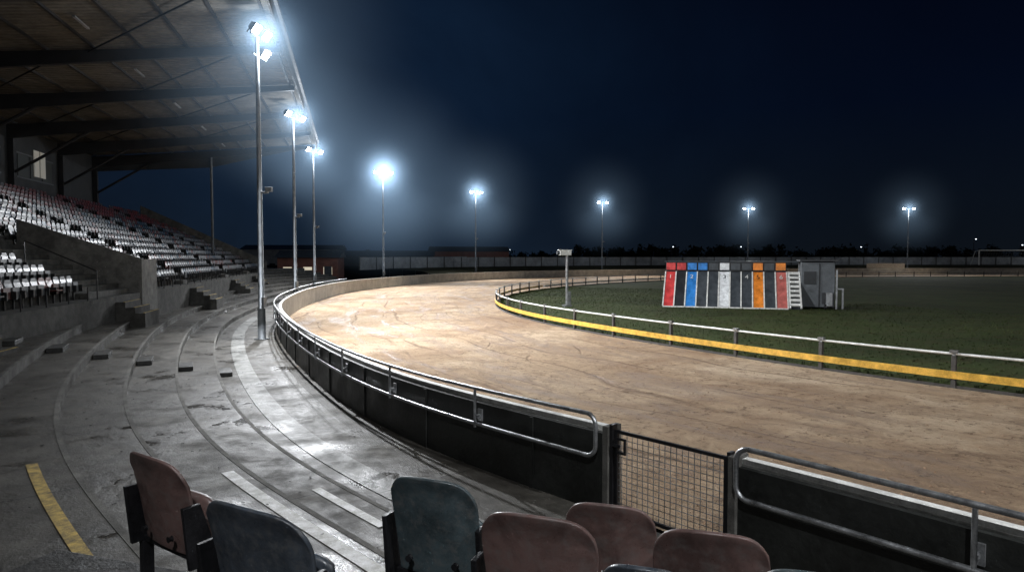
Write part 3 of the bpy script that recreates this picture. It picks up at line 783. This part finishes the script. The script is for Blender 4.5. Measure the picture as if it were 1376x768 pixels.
# ---------------------------------------------------------------- foreground seats
def plastic(name,c):
    m,nt,b=newmat(name); co=coord(nt)
    n1=noise(nt,co,5,8,0.7,0.4); n2=noise(nt,co,120,3); n3=noise(nt,co,22,6,0.7)
    cc=ramp(nt,n1,[(0.38,tuple(x*.6 for x in c)),(0.62,tuple(x*1.25 for x in c))])
    cc=mixc(nt,ramp(nt,n3,[(0.48,0),(0.70,.5)]),cc,(0.14,0.135,0.128))
    L(nt,cc,b.inputs['Base Color']); L(nt,ramp(nt,n3,[(0.35,.25),(0.65,.55)]),b.inputs['Roughness'])
    bump(nt,b,n2,0.12,0.004); return m
PM={'maroon':plastic('faded_maroon_plastic',(0.130,0.082,0.074)),'teal':plastic('faded_teal_plastic',(0.055,0.076,0.084)),'blue':plastic('faded_blue_plastic',(0.058,0.069,0.084))}
def fseat(x,y,ztop,rz,col,w=0.46):
    e=empty('stadium_seat',(x,y,ztop-0.86),rz)
    nu,nv=20,18; v=[];f=[]
    for j in range(nv+1):
        t=j/nv
        for i in range(nu+1):
            u=-1+2*i/nu
            zz=0.36+0.50*t
            hw=(w/2)*(0.90+0.10*t)
            zt=zz-0.06*max(0,t-.5)*2*abs(u)**6 -0.03*u*u*t
            xx=u*hw*(1-0.06*max(0,(t-.75)*4)**2*abs(u))
            yy=-0.10*t**1.1-0.03+0.06*u*u*(0.4+0.6*t) -0.03*max(0,t-.85)*6*0.5
            v.append((xx,yy,zt))
    for j in range(nv):
        for i in range(nu): q=j*(nu+1)+i; f.append((q,q+1,q+nu+2,q+nu+1))
    o=mkobj('backrest',v,f,PM[col],e,None,True); md=o.modifiers.new('s','SOLIDIFY'); md.thickness=0.018; md.offset=0
    bv=o.modifiers.new('b','BEVEL'); bv.width=0.006; bv.segments=3; bv.limit_method='ANGLE'; bv.angle_limit=math.radians(50)
    v=[];f=[]
    for j in range(11):
        t=j/10
        for i in range(13):
            u=-1+2*i/12
            v.append((u*w*.43*(1-.08*t**4*abs(u)),0.02+0.05*t+0.03*u*u,0.36+0.27*t-.04*abs(u)**5*t))
    for j in range(10):
        for i in range(12): q=j*13+i; f.append((q,q+1,q+14,q+13))
    o=mkobj('seat_pan',v,f,PM[col],e,None,True); md=o.modifiers.new('s','SOLIDIFY'); md.thickness=0.03; md.offset=0
    mb=MB()
    for sx in (-1,1):
        X=sx*(w/2+.012)
        P=[Vector((X-.012,-.08,.33)),Vector((X+.012,-.08,.33)),Vector((X-.012,.08,.33)),Vector((X+.012,.08,.33)),Vector((X-.012,-.11,.64)),Vector((X+.012,-.11,.64)),Vector((X-.012,-.02,.64)),Vector((X+.012,-.02,.64))]
        mb.hexa(P); mb.box(X-.02,X+.02,-.03,.03,0,.33); mb.box(X-.03,X+.03,-.12,.12,0,.012)
    mb.box(-w/2,w/2,-.02,.02,.33,.36)
    for sx in (-.12,.12): mb.tube([(sx,-.075,.45),(sx,-.095,.45)],.012,8)
    mb.obj('steel_bracket',M['blackm'],e,False,0.004)
for (x,y,H,r,c,w) in ((-1.72,3.35,-.965,-0.60,'maroon',.52),(-.95,2.60,-.935,-0.50,'blue',.58),(-.34,3.12,-1.0,-0.38,'teal',.46),(.12,2.55,-.945,-.33,'maroon',.47),(.46,3.02,-1.08,-.30,'maroon',.42),(.74,2.45,-.965,-.30,'maroon',.42),(.44,2.15,-.95,-.3,'blue',.30),(.98,2.12,-.955,-.3,'teal',.40)):
    fseat(x,y,3.2+H,r,c,w)
pf=empty('seat_platform',(0,2.9,0),-0.3); mb=MB(); mb.box(-3.2,3.5,-2.6,0.42,0.0,1.32); mb.obj('slab',M['conc'],pf,False,0.01)

# ---------------------------------------------------------------- world
w=bpy.data.worlds.new('World'); S.world=w; w.use_nodes=True; nt=w.node_tree; bg=nt.nodes['Background']
t=nt.nodes.new('ShaderNodeTexCoord'); sp=nt.nodes.new('ShaderNodeSeparateXYZ'); L(nt,t.outputs['Generated'],sp.inputs[0])
base=ramp(nt,sp.outputs[2],[(0.0,(0.0044,0.0066,0.0102)),(0.07,(0.0035,0.0060,0.0112)),(0.20,(0.0012,0.0033,0.0105)),(0.45,(0.0005,0.0012,0.0050))])
dp=nt.nodes.new('ShaderNodeVectorMath'); dp.operation='DOT_PRODUCT'; L(nt,t.outputs['Generated'],dp.inputs[0]); dp.inputs[1].default_value=Vector((-0.20,0.95,0.16)).normalized()
g=math_(nt,'POWER',math_(nt,'MAXIMUM',dp.outputs['Value'],0.0),15)
nz=noise(nt,t.outputs['Generated'],2.2,5,0.6,0.5)
g2=math_(nt,'MULTIPLY',g,ramp(nt,nz,[(0.3,0.6),(0.7,1.2)]))
gl=mixc(nt,g2,(0,0,0),(0.0048,0.0132,0.030))
tot=mixc(nt,1.0,base,gl,'ADD')
tot=mixc(nt,0.5,tot,ramp(nt,nz,[(0.3,0.55),(0.7,1.0)]),'MULTIPLY')
L(nt,tot,bg.inputs['Color']); bg.inputs['Strength'].default_value=1.0

# ---------------------------------------------------------------- camera
cd=bpy.data.cameras.new('Camera'); cd.sensor_width=36; cd.lens=36*900/1376; cd.clip_end=2000; cd.clip_start=0.05
cam=bpy.data.objects.new('Camera',cd); COL.objects.link(cam); cam.location=(0,0,3.2)
cam.rotation_euler=(math.radians(90)-math.atan(39/900),0,0); S.camera=cam
